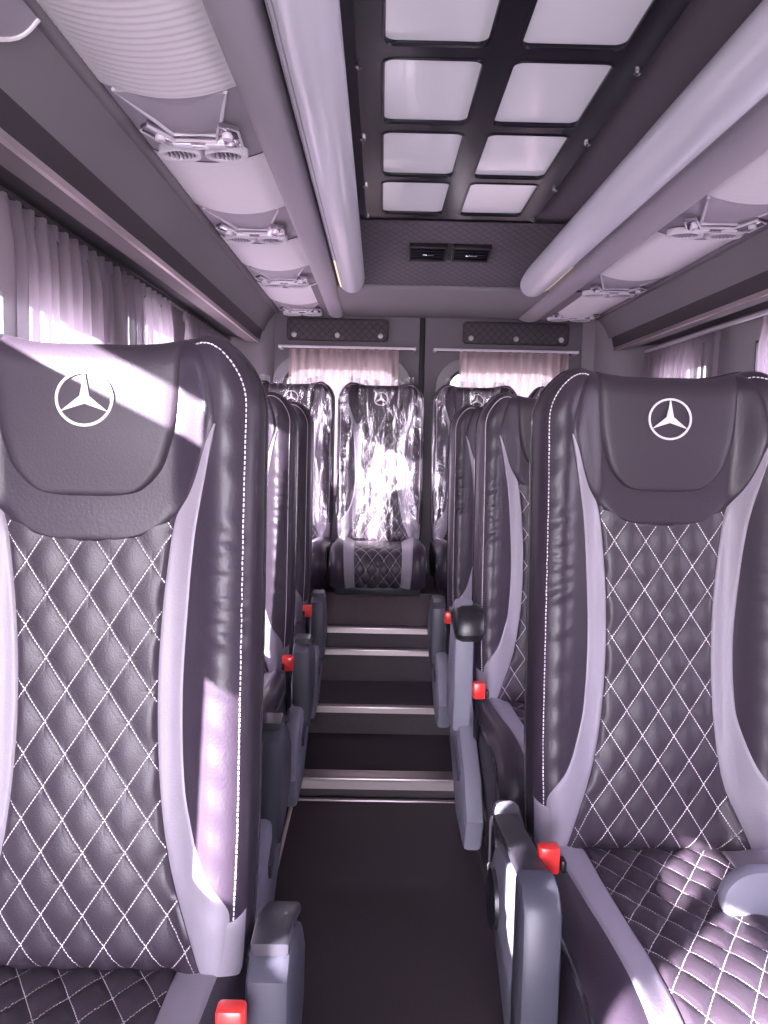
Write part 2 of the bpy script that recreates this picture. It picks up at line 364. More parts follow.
for k, (x0, x1, wx0, wx1) in enumerate(((-0.60, 0.195, -0.505, 0.105), (0.225, 1.03, 0.335, 0.945))):
    d = plate_hole(MB(), rect_like(x0, x1, 0.2, 1.90), rrect(wx0, wx1, 0.95, 1.562, 0.11), 4.17, 4.22).build('door_%d' % (k + 1), M_DOOR, flat_ang=30); struct(d)
    plate_hole(MB(), rrect(wx0 - 0.05, wx1 + 0.05, 0.90, 1.612, 0.15), rrect(wx0, wx1, 0.95, 1.562, 0.11), 4.145, 4.19).build('window_surround', M_RING, d, flat_ang=30)
    plate_hole(MB(), rrect(wx0, wx1, 0.95, 1.562, 0.11), rrect(wx0 + 0.016, wx1 - 0.016, 0.966, 1.546, 0.095), 4.155, 4.21).build('window_seal', M_SEAL, d, flat_ang=30)
    MB().box(wx0, wx1, 4.20, 4.204, 0.95, 1.562).build('window_pane', M_GLS, d, smooth=False)
    # quilted pad with three buttons
    px0, px1 = ((-0.485, 0.035), (0.415, 0.955))[k]
    pad = MB(); pl = rrect(px0, px1, 1.688, 1.80, 0.02, 4); pad.prism(pl, 4.135, 4.17, 'y', 0.008)
    pad.uv = {i: (v[0], v[2]) for i, v in enumerate(pad.v)}
    po = pad.build('quilted_pad', M_DQ, d)
    for bx in (px0 + 0.04, (px0 + px1) / 2, px1 - 0.04):
        MB().tube([(bx, 4.138, 1.715), (bx, 4.128, 1.715), (bx, 4.124, 1.715)], [0.014, 0.013, 0.007], 12).build('button', M_BTN, po)
struct(MB().box(0.195, 0.225, 4.185, 4.22, 0.2, 1.9, 0.004).build('trim_door_seal', M_SEAL))
struct(MB().box(XL, -0.60, 4.16, YR, 0.2, 1.99).box(1.03, XR, 4.16, YR, 0.2, 1.99).box(-0.60, 1.03, 4.18, YR, 1.90, 1.99).build('wall_rear', M_WALL, smooth=False))
for s_, xs in ((-1, (-0.80, -0.62, -0.55)), (1, (1.36, 1.18, 1.09))):     # slanted corner pillar linings
    p = [(xs[0], 3.98), (xs[1] + 0.0, 4.06), (xs[2], 4.165), (xs[2], 4.18), (xs[0], 4.18)]
    tn += 1; struct(MB().prism(p, 0.38, 1.84, 'z', 0.0).build('trim_%d' % tn, M_WALL, flat_ang=60))
# header : quilted slope with lower shelf
hd = MB(); hp = [(2.93, 1.972), (3.40, 1.835), (3.42, 1.825)]
def hfn(u, v):
    t = v; y = 2.93 + 0.47 * t; z = 1.972 - 0.137 * t - 0.0 ; return (-0.30 + 1.16 * u, y, z)
hd.grid(hfn, 40, 16, lambda u, v: (1.16 * u, 0.49 * v))
struct(hd.build('trim_quilted_header', M_HQ))
struct(MB().box(-0.30, 0.86, 3.40, YR - 0.03, 1.818, 1.838, 0.006).build('trim_header_shelf', M_BIN))

# ------------------------------------------------------------------ overhead racks
def arc_profile(pts, n=6):
    return pts
def extr_open(prof, y0, y1, thick=0.012, ny=1):
    """open section (x,z) swept along y, given a back face"""
    m = MB(); n = len(prof); vs = []; 
    ys = [y0 + (y1 - y0) * k / ny for k in range(ny + 1)]
    for y in ys: vs += [(p[0], y, p[1]) for p in prof]
    fs = [(k * n + i, k * n + i + 1, (k + 1) * n + i + 1, (k + 1) * n + i) for k in range(ny) for i in range(n - 1)]
    m.add(vs, fs); return m
def bez(p0, p1, p2, n=8): return [((1 - t)**2 * p0[0] + 2 * t * (1 - t) * p1[0] + t * t * p2[0], (1 - t)**2 * p0[1] + 2 * t * (1 - t) * p1[1] + t * t * p2[1]) for t in [k / n for k in range(n + 1)]]
RY0, RY1 = -1.6, 4.15
def rack(side):
    if side < 0:
        lab = 'grey overhead luggage rack running above the left row windows'
        rail, s1, s2, gi, bm, b2 = (-0.610, 1.660), (-0.592, 1.722), (-0.520, 1.838), (-0.270, 1.840), (-0.228, 1.80), (-0.188, 1.835)
        wallx = XL
    else:
        lab = 'grey overhead luggage rack running above the right row windows'
        rail, s1, s2, gi, bm, b2 = (1.165, 1.660), (1.147, 1.722), (1.080, 1.838), (0.800, 1.840), (0.745, 1.80), (0.690, 1.835)
        wallx = XR
    sg = -1 if side < 0 else 1
    t = thing('overhead_rack', lab, 'luggage rack', (0, 0, 0))
    o = -sg
    # window side face, bulging
    mid = ((s1[0] + s2[0]) / 2 + sg * 0.012 * 1, (s1[1] + s2[1]) / 2 - 0.014)
    pr = bez(s1, (s1[0] + o * 0.012, s1[1] + 0.055), (s2[0] + sg * 0.022, s2[1] - 0.016), 8) + bez((s2[0] + sg * 0.022, s2[1] - 0.016), (s2[0] + sg * 0.004, s2[1] - 0.022), (s2[0], s2[1] - 0.006), 5)[1:] + [(s2[0], s2[1] + 0.01)]
    extr_open(pr, RY0, RY1, ny=6).build('side_panel', M_BIN, t, flat_ang=60)
    # dark strip, bright rail, tan underside
    extr_open([s1, (rail[0] + o * 0.003, rail[1] + 0.010)], RY0, RY1 - 0.1).build('dark_strip', M_STRIP, t)
    MB().prism([(rail[0] - 0.005, rail[1] - 0.003), (rail[0] + 0.006, rail[1] - 0.003), (rail[0] + 0.006, rail[1] + 0.012), (rail[0] - 0.005, rail[1] + 0.012)], RY0, RY1 - 0.1).build('rail', M_ALU, t)
    extr_open([(rail[0], rail[1]), (rail[0] + sg * 0.06, rail[1] + 0.0)], RY0, RY1 - 0.12).build('underside_strip', M_TAN, t)
    extr_open([(rail[0] + sg * 0.06, rail[1] - 0.0), (rail[0] + sg * 0.063, rail[1] + 0.02), (wallx, rail[1] + 0.025)], RY0, RY1 - 0.12).build('underside', M_STRIP, t)
    # inner beam
    pb = [(gi[0], gi[1] + 0.02), (gi[0], gi[1] - 0.012)] + bez((gi[0], gi[1] - 0.012), (gi[0] + o * 0.004, bm[1]), bm, 5)[1:] + bez(bm, (b2[0], bm[1] + 0.002), b2, 6)[1:] + [(b2[0], 1.99)]
    extr_open(pb, RY0, RY1 - 0.02, ny=4).build('inner_beam', M_BEAM, t, flat_ang=60)
    # gasper consoles and corrugated fields
    xs0, xs1 = (s2[0], gi[0]) if side < 0 else (gi[0], s2[0])
    per, rec, ph = (0.755, 0.34, 1.52) if side < 0 else (0.985, 0.36, 2.08)
    zt = 1.836
    def sag(u): return 0.026 * (1 - (2 * u - 1) ** 2)
    y = ph - per * 4
    k = 0
    while y < RY1 - 0.1:
        ya, yb, yc = y, min(y + rec, RY1 - 0.03), min(y + per, RY1 - 0.03)
        # corrugated field
        if yc > yb + 0.03 and yc > RY0:
            L = yc - yb; nv = max(4, int(L / 0.0048))
            def cf(u, v, yb=yb, L=L):
                yy = yb + L * v; ph_ = (yy * 1.0 / 0.021) % 1.0
                return (xs0 + (xs1 - xs0) * u, yy, zt - sag(u) - 0.003 - 0.0018 * (ph_ if ph_ < 0.8 else (1 - ph_) * 4))
            MB().grid(cf, 12, nv).build('corrugated_panel', M_WHT, t, flat_ang=60)
        if yb > 0.4:
            L = yb - ya
            def pf(u, v, ya=ya, L=L): return (xs0 + (xs1 - xs0) * u, ya + L * v, zt - sag(u) * (0.5 + 0.5 * (2 * v - 1) ** 4) - 0.001)
            c = MB().grid(pf, 12, 8).build('console', M_PANL, t)
            W = xs1 - xs0; cx = (xs0 + xs1) / 2; zb = zt - 0.022
            # recessed trapezoid flap with bright rim
            tp = [(cx - 0.42 * W, ya + 0.01), (cx + 0.40 * W, ya + 0.01), (cx + 0.20 * W, yb - 0.135), (cx - 0.18 * W, yb - 0.135)]
            MB().prism(tp, zb + 0.006, zb + 0.018, 'z', 0.003).build('flap', M_PANL, c)
            zz = zb + 0.003
            MB().tube([(tp[0][0], tp[0][1], zz + 0.008), (tp[3][0], tp[3][1], zz), (tp[2][0], tp[2][1], zz), (tp[1][0], tp[1][1], zz + 0.008)], 0.0045, 6).build('rim', M_PANW, c)
            # chrome light console : bent bar with two raised wings
            y1 = yb - 0.13
            wing = [(cx - 0.40 * W, y1 - 0.05), (cx - 0.32 * W, y1 - 0.075), (cx - 0.17 * W, y1 + 0.003), (cx + 0.17 * W, y1 + 0.003), (cx + 0.26 * W, y1 - 0.085), (cx + 0.39 * W, y1 - 0.055), (cx + 0.37 * W, y1 + 0.035), (cx + 0.15 * W, y1 + 0.045), (cx - 0.15 * W, y1 + 0.045), (cx - 0.26 * W, y1 + 0.035)]
            lb = MB().prism(wing, zb - 0.008, zb + 0.006, 'z', 0.003).build('light_bar', M_CHR, c)
            MB().tube([(p[0], p[1], zb - 0.006) for p in wing], 0.003, 6, closed=True).build('bezel', M_PANW, c)
            for (ax, ay) in ((-0.27, -0.02), (0.29, -0.035)):
                MB().tube([(cx + ax * W, y1 + ay, zb - 0.008), (cx + ax * W, y1 + ay, zb - 0.016), (cx + ax * W, y1 + ay, zb - 0.017)], [0.011, 0.010, 0.002], 14).build('switch', M_PANW, c)
            for ax in (-0.13, 0.15):
                MB().box(cx + ax * W - 0.02, cx + ax * W + 0.02, y1 + 0.012, y1 + 0.034, zb - 0.011, zb - 0.006, 0.003).build('lamp_lens', M_TUBE, c)
            for ax in (-0.21, 0.19):
                nx, ny_ = cx + ax * W, yb - 0.042
                rr = 0.19 * W
                def ring(prof):
                    mb = MB(); n = 28; vs = []; fs = []
                    for (r_, dz) in prof:
                        for q in range(n): a = 2 * pi * q / n; vs.append((nx + r_ * cos(a), ny_ + r_ * 0.8 * sin(a), zb + dz))
                    for j in range(len(prof) - 1):
                        for q in range(n): fs.append((j * n + q, j * n + (q + 1) % n, (j + 1) * n + (q + 1) % n, (j + 1) * n + q))
                    mb.add(vs, fs); return mb
                nz = ring([(rr, 0.008), (rr, -0.006), (rr * 0.93, -0.010), (rr * 0.72, -0.008), (rr * 0.66, 0.0)]).build('air_nozzle', M_PANW, c)
                lv = MB(); lv.prism([(nx + rr * 0.68 * cos(2 * pi * q / 20), ny_ + rr * 0.56 * sin(2 * pi * q / 20)) for q in range(20)], zb + 0.001, zb + 0.003, 'z')
                lv.build('nozzle_core', M_BLKP, c)
                lo = MB()
                for q in range(-3, 4):
                    hx = q * rr * 0.19; hl = rr * 0.54 * sqrt(max(0, 1 - (hx / (rr * 0.68)) ** 2))
                    lo.box(nx + hx - 0.0016, nx + hx + 0.0016, ny_ - hl, ny_ + hl, zb - 0.007, zb + 0.001)
                lo.build('louvre', M_PANL, c, smooth=False)
        y += per
    return t
LEFT_RACK = rack(-1); rack(1)
# light padded end piece at the near end of the left rack
fp = LEFT_RACK
def fcf(u, v):
    p = bez((-0.598, 1.735), (-0.582, 1.79), (-0.528, 1.826), 1)
    q = bez((-0.600, 1.75), (-0.575, 1.79), (-0.532, 1.822), 10)[int(round(u * 10))]
    edge = 1.26 + 0.05 * sin(u * pi) - 0.12 * (1 - u)
    return (q[0] + 0.010, -1.5 + (edge + 1.5) * v, q[1] - 0.010)
MB().grid(fcf, 10, 30).build('end_cover', M_GRY, fp)
MB().tube([fcf(k / 10, 1) for k in range(11)], 0.004, 6).build('end_cover_piping', M_EMB, fp)

# ------------------------------------------------------------------ light tubes
for s_, cx, lab in ((-1, -0.128, 'long frosted white light tube beside the left rack'), (1, 0.620, 'long frosted white light tube beside the right rack')):
    t = thing('light_tube', lab, 'light tube')
    n = 28; prof = []
    for k in range(n):
        a = 2 * pi * k / n; r = 0.055
        prof.append((cx + r * cos(a), 1.848 + r * 1.05 * sin(a)))
    m = MB(); rings = [(-1.5, 1)] + [(3.33, 1.0)] + [(3.33 + 0.13 * sin(q * pi / 16), cos(q * pi / 16) ** 0.7) for q in range(1, 8)]
    vs = []; fs = []
    for (y, sc_) in rings:
        for p in prof: vs.append((cx + (p[0] - cx) * sc_, y, 1.86 + (p[1] - 1.86) * sc_))
    for j in range(len(rings) - 1):
        for q in range(n): fs.append((j * n + q, j * n + (q + 1) % n, (j + 1) * n + (q + 1) % n, (j + 1) * n + q))
    fs.append(tuple((len(rings) - 1) * n + q for q in range(n))); fs.append(tuple(reversed(range(n))))
    m.add(vs, fs); m.build('diffuser', M_TUBE, t)
    # seam channel on the outer flank and pale led board near the end
    a = radians(215 if s_ < 0 else -35)
    for da in (0.0, 0.28):
        aa = a + da * (1 if s_ < 0 else -1)
        MB().tube([(cx + 0.0555 * cos(aa), yy, 1.848 + 0.058 * sin(aa)) for yy in (-1.4, 3.3)], 0.0016, 5).build('seam', M_PANL, t)
    aa = a + 0.14 * (1 if s_ < 0 else -1)
    MB().tube([(cx + 0.0545 * cos(aa), yy, 1.848 + 0.057 * sin(aa)) for yy in (2.85, 3.31)], 0.0048, 6).build('led_strip', M_LED, t)

# ------------------------------------------------------------------ roof panel with eight panes
t = thing('sunroof_panel', 'gloss black ceiling frame holding two columns of milky panes', 'roof panel')
cols = [(-0.006, 0.195), (0.258, 0.462)]; rows_ = [(0.47, 0.80), (0.855, 1.185), (1.24, 1.57), (1.625, 1.955), (2.01, 2.345), (2.395, 2.735)]
rows_ = [(a * 1.008 + 0.052, b * 1.008 + 0.052) for a, b in rows_]
FX0, FX1, FY0, FY1, FZ = -0.062, 0.522, 0.40, 2.86, 1.962
m = MB()
xsE = [FX0, (cols[0][1] + cols[1][0]) / 2, FX1]; ysE = [FY0] + [(rows_[i][1] + rows_[i + 1][0]) / 2 for i in range(5)] + [FY1]
def plate_hole_z(mb, outer, inner, z0, z1):
    n = len(outer); vs = []
    for pl, z in ((outer, z0), (inner, z0), (inner, z1), (outer, z1)): vs += [(p[0], p[1], z) for p in pl]
    fs = [(k * n + i, k * n + (i + 1) % n, ((k + 1) % 4) * n + (i + 1) % n, ((k + 1) % 4) * n + i) for k in range(4) for i in range(n)]
    mb.add(vs, fs)
for i in range(2):
    for j in range(6):
        plate_hole_z(m, rect_like(xsE[i], xsE[i + 1], ysE[j], ysE[j + 1], 5), rrect(cols[i][0], cols[i][1], rows_[j][0], rows_[j][1], 0.022, 5), FZ, ZC)
m.build('frame', M_FRM, t, smooth=False)
for i in range(2):
    for j in range(6):
        MB().box(cols[i][0] - 0.004, cols[i][1] + 0.004, rows_[j][0] - 0.004, rows_[j][1] + 0.004, 1.972, 1.978).build('pane', M_PANE, t, smooth=False)
        MB().tube([(p[0], p[1], FZ + 0.001) for p in rrect(cols[i][0] - 0.002, cols[i][1] + 0.002, rows_[j][0] - 0.002, rows_[j][1] + 0.002, 0.024, 5)], 0.004, 6, closed=True).build('pane_gasket', M_FRM, t)
for bx in (FX0 + 0.004, FX1 - 0.006):
    for by in (0.45, 0.86, 1.27, 1.72, 2.12, 2.50, 2.84):
        MB().tube([(bx, by, FZ), (bx, by, FZ - 0.006), (bx, by, FZ - 0.009)], [0.008, 0.008, 0.004], 8).build('bolt', M_CHR, t)
# two louvred vents in the quilted header
ang = math.atan2(0.137, 0.47)
for k, x in enumerate((0.170, 0.335)):
    c = Vector((x, 3.125, 1.915 - 0.004))
    R_ = Matrix.Translation(c) @ Matrix.Rotation(-ang, 4, 'X')
    t = thing('ceiling_vent', ('left' if k == 0 else 'right') + ' one of two black louvred vents in the quilted header', 'air vent', (0, 0, 0), None)
    fm = MB()
    for q in ((-0.072, 0.072, -0.055, -0.047), (-0.072, 0.072, 0.047, 0.055), (-0.072, -0.064, -0.047, 0.047), (0.064, 0.072, -0.047, 0.047)): fm.box(q[0], q[1], q[2], q[3], -0.014, 0.004, 0.002, R_)
    fm.build('frame', M_BLKP, t)
    MB().box(-0.066, 0.066, -0.049, 0.049, -0.001, 0.003, 0, R_).build('duct', M_BLKP, t, smooth=False)
    sl = MB()
    for q in range(5): sl.box(-0.064, 0.064, -0.042 + q * 0.02, -0.036 + q * 0.02, -0.010, -0.002, 0.001, R_)
    sl.build('louvre', M_FRM, t)
    MB().box(-0.022, 0.022, -0.001, 0.005, -0.016, -0.012, 0.001, R_).build('handle', M_CHR, t)

# ------------------------------------------------------------------ curtains
def curtain(name, y0, y1, x, ztop, zbot, pleat, m, label, flip=1, axis='y', seed=1):
    rn = random.Random(seed); n = int((y1 - y0) / pleat * 10); nv = 22
    phs = [rn.uniform(-0.6, 0.6) for _ in range(400)]; am = [rn.uniform(0.6, 1.25) for _ in range(400)]
    t = thing(name, label, 'curtain')
    mb = MB()
    def fn(u, v):
        s = (y1 - y0) * u; k = s / pleat; i = int(k); fr_ = k - i
        ph = phs[i] * (1 - fr_) + phs[i + 1] * fr_; a_ = am[i] * (1 - fr_) + am[i + 1] * fr_
        z = ztop - (ztop - zbot) * v
        tight = min(1, v / 0.10); dep = (0.006 + 0.012 * tight) * a_
        off = dep * sin(2 * pi * k + ph * (0.4 + v)) + 0.004 * sin(2 * pi * k * 0.37 + v * 3)
        sh = 0.010 * sin(2 * pi * k * 0.5 + v * 4 + seed) * v
        zz = z + (0.010 * abs(sin(pi * k)) if v < 0.03 else 0)
        if axis == 'y': return (x + off * flip, y0 + s + sh, zz)
        return (y0 + s + sh, x + off * flip, zz)
    mb.grid(fn, n, nv); mb.build('cloth', m, t, flat_ang=80)
    # gathered header tape
    hb = MB()
    def hf(u, v):
        s = (y1 - y0) * u; k = s / pleat
        off = 0.013 * sin(2 * pi * k) ; z = ztop + 0.012 - 0.034 * v + 0.005 * sin(2 * pi * k * 1.0 + 1)
        if axis == 'y': return (x + (off - 0.004) * flip, y0 + s, z)
        return (y0 + s, x + (off - 0.004) * flip, z)
    hb.grid(hf, n, 3); hb.build('gathered_header', m, t, flat_ang=80)
    return t
curtain('curtain', 1.60, 2.90, XL + 0.055, 1.645, 0.80, 0.062, M_CURT, 'long mauve pleated curtain over the near left side window', 1, 'y', 3)
curtain('curtain', 3.08, 3.95, XL + 0.055, 1.645, 0.80, 0.055, M_CURT, 'short mauve curtain at far end of left wall behind the seats', 1, 'y', 5)
curtain('curtain', 3.13, 4.08, XR - 0.055, 1.625, 0.80, 0.060, M_CURT, 'mauve pleated curtain over far right window near rear corner', -1, 'y', 7)
curtain('curtain', 1.55, 2.80, XR - 0.055, 1.625, 0.80, 0.060, M_CURT, 'mauve curtain cut by right edge of the photo', -1, 'y', 9)
curtain('curtain', -0.465, 0.090, 4.10, 1.632, 0.90, 0.046, M_CURTR, 'cream pleated curtain over left rear door window', 1, 'x', 11)
curtain('curtain', 0.395, 0.950, 4.10, 1.632, 0.90, 0.046, M_CURTR, 'cream pleated curtain over right rear door window', 1, 'x', 13)
for (a, b, lab) in ((-0.515, 0.172, 'thin white curtain rod above left rear door window'), (0.266, 0.990, 'thin white curtain rod above right rear door window')):
    t = thing('curtain_rod', lab, 'curtain rod')
    MB().tube([(a, 4.070, 1.648), (b, 4.070, 1.648)], 0.0065, 8).build('rod', M_PANW, t)
    for x in (a + 0.006, b - 0.006): MB().box(x - 0.008, x + 0.008, 4.066, 4.172, 1.641, 1.655, 0.002).build('bracket', M_PANW, t)
for (x, y0, y1, z, lab) in ((XL + 0.05, 1.2, 4.0, 1.668, 'slim dark curtain track under the left rack'), (XR - 0.05, 1.2, 4.1, 1.655, 'slim pale curtain track under the right rack')):
    tag(MB().box(x - 0.008, x + 0.008, y0, y1, z - 0.008, z + 0.004, 0.002).build('curtain_track', M_STRIP if x < 0 else M_PANW), lab, 'curtain track')

# ------------------------------------------------------------------ seats
HW, HH, ZB = 0.218, 0.825, 0.43        # half width, back height, cushion height over the platform
REC = radians(4.4); SR, CR_ = sin(REC), cos(REC)
def P3(x, h, wd):
    if h > 0.70: h += (0.012 * exp(-((abs(x) - 0.155) / 0.045) ** 2) - 0.004 * exp(-(x / 0.10) ** 4)) * sst(0.70, 0.82, h)
    return (x, h * SR - wd * CR_, ZB + h * CR_ + wd * SR)
def sst(a, b, x):
    t = max(0, min(1, (x - a) / (b - a))); return t * t * (3 - 2 * t)
def half_w(h):
    r = 0.085; base = HW - 0.010 * (1 - min(1, h / 0.25)) ** 2
    if h > HH - r:
        q = (h - (HH - r)) / r; return base - r * (1 - sqrt(max(0, 1 - q * q)))
    if h < 0.03: return base - 0.03 * (1 - sqrt(max(0, 1 - ((0.03 - h) / 0.03) ** 2)))
    return base
def sdf(x, h):
    r = 0.085; ax = abs(x); base = HW - 0.010 * (1 - min(1, max(0, h) / 0.25)) ** 2
    dx = ax - (base - r); dh = h - (HH - r)
    if dx > 0 and dh > 0: d1 = r - sqrt(dx * dx + dh * dh)
    else: d1 = min(base - ax, HH - h)
    return max(0, min(d1, h + 0.004))
def sst(a, b, x):
    t = max(0, min(1, (x - a) / (b - a))); return t * t * (3 - 2 * t)
def S(x, h):
    ax = abs(x)
    lo = 0.105; k = sst(lo, 0.178, ax)
    amp = 0.050 * (1 - 0.20 * sst(0.58, 0.80, h)) * (0.75 + 0.25 * sst(0.0, 0.12, h))
    wv = k * amp
    wv += 0.012 * sst(0.60, 0.72, h) * (1 - (ax / 0.2) ** 2 if ax < 0.2 else 0)       # head cushion bulge
    wv += 0.010 * exp(-((h - 0.16) / 0.12) ** 2) * (1 - min(1, ax / 0.13) ** 2)       # lumbar
    d = sdf(x, h); R = 0.040
    if d < R: wv -= R * 0.85 * (1 - sqrt(max(0, 1 - (1 - d / R) ** 2)))
    if ax > 0.14:   # gathers in the bolster leather
        g = sst(0.14, 0.18, ax) * min(1, d / 0.02)
        wv += g * 0.0026 * exp(-((h - 0.50) / 0.10) ** 2) * sin(h * 250 + ax * 90 + 2 * sin(h * 37))
        wv += g * 0.0010 * sin(h * 120 + ax * 60)
    return wv
V = HH
Gt = [(0.0, 0.84), (0.105, 0.90), (0.14, 0.89), (0.194, 0.74), (0.25, 0.655), (0.309, 0.60), (0.443, 0.575), (0.579, 0.60), (0.70, 0.645), (0.80, 0.72), (0.872, 0.775)]
It = [(0.0, 0.76), (0.057, 0.67), (0.149, 0.53), (0.257, 0.455), (0.394, 0.415), (0.532, 0.42), (0.668, 0.465), (0.732, 0.51), (0.80, 0.63), (0.872, 0.77)]
Bw = [(0.686, 0.04), (0.690, 0.20), (0.698, 0.35), (0.712, 0.45), (0.732, 0.53), (0.768, 0.63), (0.82, 0.71), (0.879, 0.768), (0.93, 0.725), (0.97, 0.66), (1.0, 0.58)]
Pw = [(0.757, 0.10), (0.760, 0.23), (0.768, 0.32), (0.79, 0.41), (0.815, 0.465), (0.879, 0.525), (1.0, 0.545)]
def G(h): return smooth_tab(Gt, h / V) * HW
def I(h): return smooth_tab(It, h / V) * HW
def q_pillow(x, h):
    a = x / DA + h / DB; b = x / DA - h / DB
    return 0.0055 * (abs(sin(pi * a)) * abs(sin(pi * b))) ** 0.5

def edgef(u, e=0.10): 
    d = min(u, 1 - u) / e
    return sqrt(max(0, 1 - (1 - min(1, d)) ** 2))

def seat_meshes(parent, kind, side):
    """side: -1 aisle on the left of the seat (right row), +1 aisle on its right; kind: 'row' or 'rear'"""
    # ---- backrest body
    NU, NV = 64, 110
    hs = []
    for j in range(NV + 1):
        t = j / NV; hs.append(HH * (t if t < 0.85 else 0.85 + 0.15 * sin((t - 0.85) / 0.15 * pi / 2)))
    mb = MB(); vs = []; idx = {}
    for j, h in enumerate(hs):
        for i in range(NU + 1):
            x = sin((i / NU * 2 - 1) * pi / 2 * 0.92) / sin(pi / 2 * 0.92) * half_w(h); vs.append(P3(x, h, S(x, h)))
    fs = [(j * (NU + 1) + i, j * (NU + 1) + i + 1, (j + 1) * (NU + 1) + i + 1, (j + 1) * (NU + 1) + i) for j in range(NV) for i in range(NU)]
    loop = [(i, 0) for i in range(NU)] + [(NU, j) for j in range(NV)] + [(i, NV) for i in range(NU, 0, -1)] + [(0, j) for j in range(NV, 0, -1)]
    base = [j * (NU + 1) + i for i, j in loop]; prev = base
    for (wd, ins) in ((-0.045, -0.001), (-0.058, 0.001), (-0.075, 0.010), (-0.090, 0.021), (-0.098, 0.034), (-0.102, 0.06)):
        cur = []
        for (i, j) in loop:
            h = hs[j]; x = sin((i / NU * 2 - 1) * pi / 2 * 0.92) / sin(pi / 2 * 0.92) * half_w(h)
            cx_, ch = 0, HH / 2; fx = 1 - ins / HW; fh = 1 - ins / (HH / 2)
            cur.append(len(vs)); vs.append(P3(x * fx, ch + (h - ch) * fh, wd))
        n = len(loop)
        for q in range(n): fs.append((prev[q], prev[(q + 1) % n], cur[(q + 1) % n], cur[q]))
        prev = cur
    fs.append(tuple(prev)); mb.add(vs, fs)
    back = mb.build('backrest', M_LEA, parent, flat_ang=70)
    def outline(ins, wf, n=200, hb=0.02):
        pts = []; 
        up_ = [hb + (HH - 0.085 - hb) * k / 60 for k in range(60)]
        r = 0.085 - ins; L = []
        for h in up_: L.append((-(half_w(h) - ins), h))
        for k in range(13):
            a = pi - pi / 2 * k / 12; L.append((-(HW - 0.085) + r * cos(a), HH - 0.085 + r * sin(a)))
        top = L[-1][0]
        R_ = [(-x, h) for x, h in reversed(L)]
        mid = [(top + (-2 * top) * k / 20, HH - ins) for k in range(1, 20)]
        return [P3(x, h, wf(x, h)) for x, h in L + mid + R_]
    MB().tube(outline(0.0, lambda x, h: -0.036), 0.0042, 6).build('piping', M_PIP, back)
    MB().tube(outline(0.008, lambda x, h: -0.072), 0.0034, 6).build('piping', M_PIP, back)
    # dashed seam stitching just inside the edge
    st = MB(); oc = outline(0.014, lambda x, h: S(x, h) + 0.0008)
    oc = [Vector(p) for p in oc]; L = 0; nxt = 0; 
    for a, b in zip(oc, oc[1:]):
        d = (b - a).length
        while nxt < L + d:
            p = a + (b - a) * ((nxt - L) / d); dr = (b - a).normalized()
            q = p + dr * 0.0042; st.tube([p, q], 0.0009, 4); nxt += 0.0066
        L += d
    st.build('stitching', M_THR, back, smooth=False)
    # ---- quilted insert
    HT = 0.735 * V
    def qp(u, v):
        h = 0.004 + (HT - 0.004) * v; wI = I(h); x = (2 * u - 1) * wI; return x, h
    def qf(u, v):
        x, h = qp(u, v); e = edgef(u, 0.05); return P3(x, h, S(x, h) + 0.0015 + (0.001 + q_pillow(x, h)) * e)
    MB().grid(qf, 60, 150, qp).build('quilted_insert', M_QLT, parent, flat_ang=80)
    # ---- grey bands
    for s_ in (-1, 1):
        def gf(u, v):
            h = 0.002 + (0.868 * V - 0.002) * v; a, b = I(h), G(h)
            if v < 0.14: b = min(b, 0.97 * half_w(h))
            x = a + (b - a) * u; e = edgef(u, 0.16)
            return P3(s_ * x, h, S(x, h) - 0.001 + 0.0045 * e)
        MB().grid(gf, 14, 110).build('side_band', M_GRY, parent, flat_ang=80)
        # lower grey wing closing the bolster
        def wf(u, v):
            h = 0.002 + 0.112 * V * v + 0.010 * (u ** 2) * v; a = G(h) - 0.004; b = half_w(h) - 0.001
            x = a + (b - a) * u
            return P3(s_ * x, h, S(x, h) + 0.0028 * (edgef(v, 0.1)) + 0.0005)
        MB().grid(wf, 12, 24).build('lower_wing', M_GRY, parent, flat_ang=80)
    # ---- headrest bib + panel
    def rows_tab(v, v0, v1): return v0 + (v1 - v0) * (v ** 1.8)
    def bf(u, v):
        vv = rows_tab(v, 0.686, 0.999); h = vv * V; x = (2 * u - 1) * smooth_tab(Bw, vv) * HW; e = edgef(u, 0.10) * sqrt(max(0, 1 - (1 - min(1, v / 0.16)) ** 2))
        return P3(x, h, S(x, h) - 0.002 + 0.0105 * e)
    hr = MB().grid(bf, 60, 70).build('headrest', M_LEA, parent, flat_ang=80)
    def pf(u, v):
        vv = rows_tab(v, 0.757, 0.9985); h = vv * V; x = (2 * u - 1) * smooth_tab(Pw, vv) * HW; e = edgef(u, 0.07) * sqrt(max(0, 1 - (1 - min(1, v / 0.18)) ** 2))
        return P3(x, h, S(x, h) + 0.0065 + 0.009 * e)
    MB().grid(pf, 50, 60).build('headrest_panel', M_LEAP, hr, flat_ang=80)
    # ---- star emblem
    hc = 0.748; eh = lambda x, h: S(x, h) + 0.0168
    em = MB(); R1 = 0.0365
    n = 48; vs = []; fs = []
    for k in range(n):
        a = 2 * pi * k / n
        for (r, o) in ((R1, -0.001), (R1, 0.0012), (R1 - 0.0034, 0.0012), (R1 - 0.0034, -0.001)):
            x, h = r * sin(a), hc + r * cos(a); vs.append(P3(x, h, eh(x, h) + o))
    for k in range(n):
        for q in range(4): fs.append((k * 4 + q, k * 4 + (q + 1) % 4, ((k + 1) % n) * 4 + (q + 1) % 4, ((k + 1) % n) * 4 + q))
    em.add(vs, fs)
    tri = []
    for k in range(3):
        a = 2 * pi * k / 3; tri.append((0.0345 * sin(a), 0.0345 * cos(a))); a += pi / 3; tri.append((0.0068 * sin(a), 0.0068 * cos(a)))
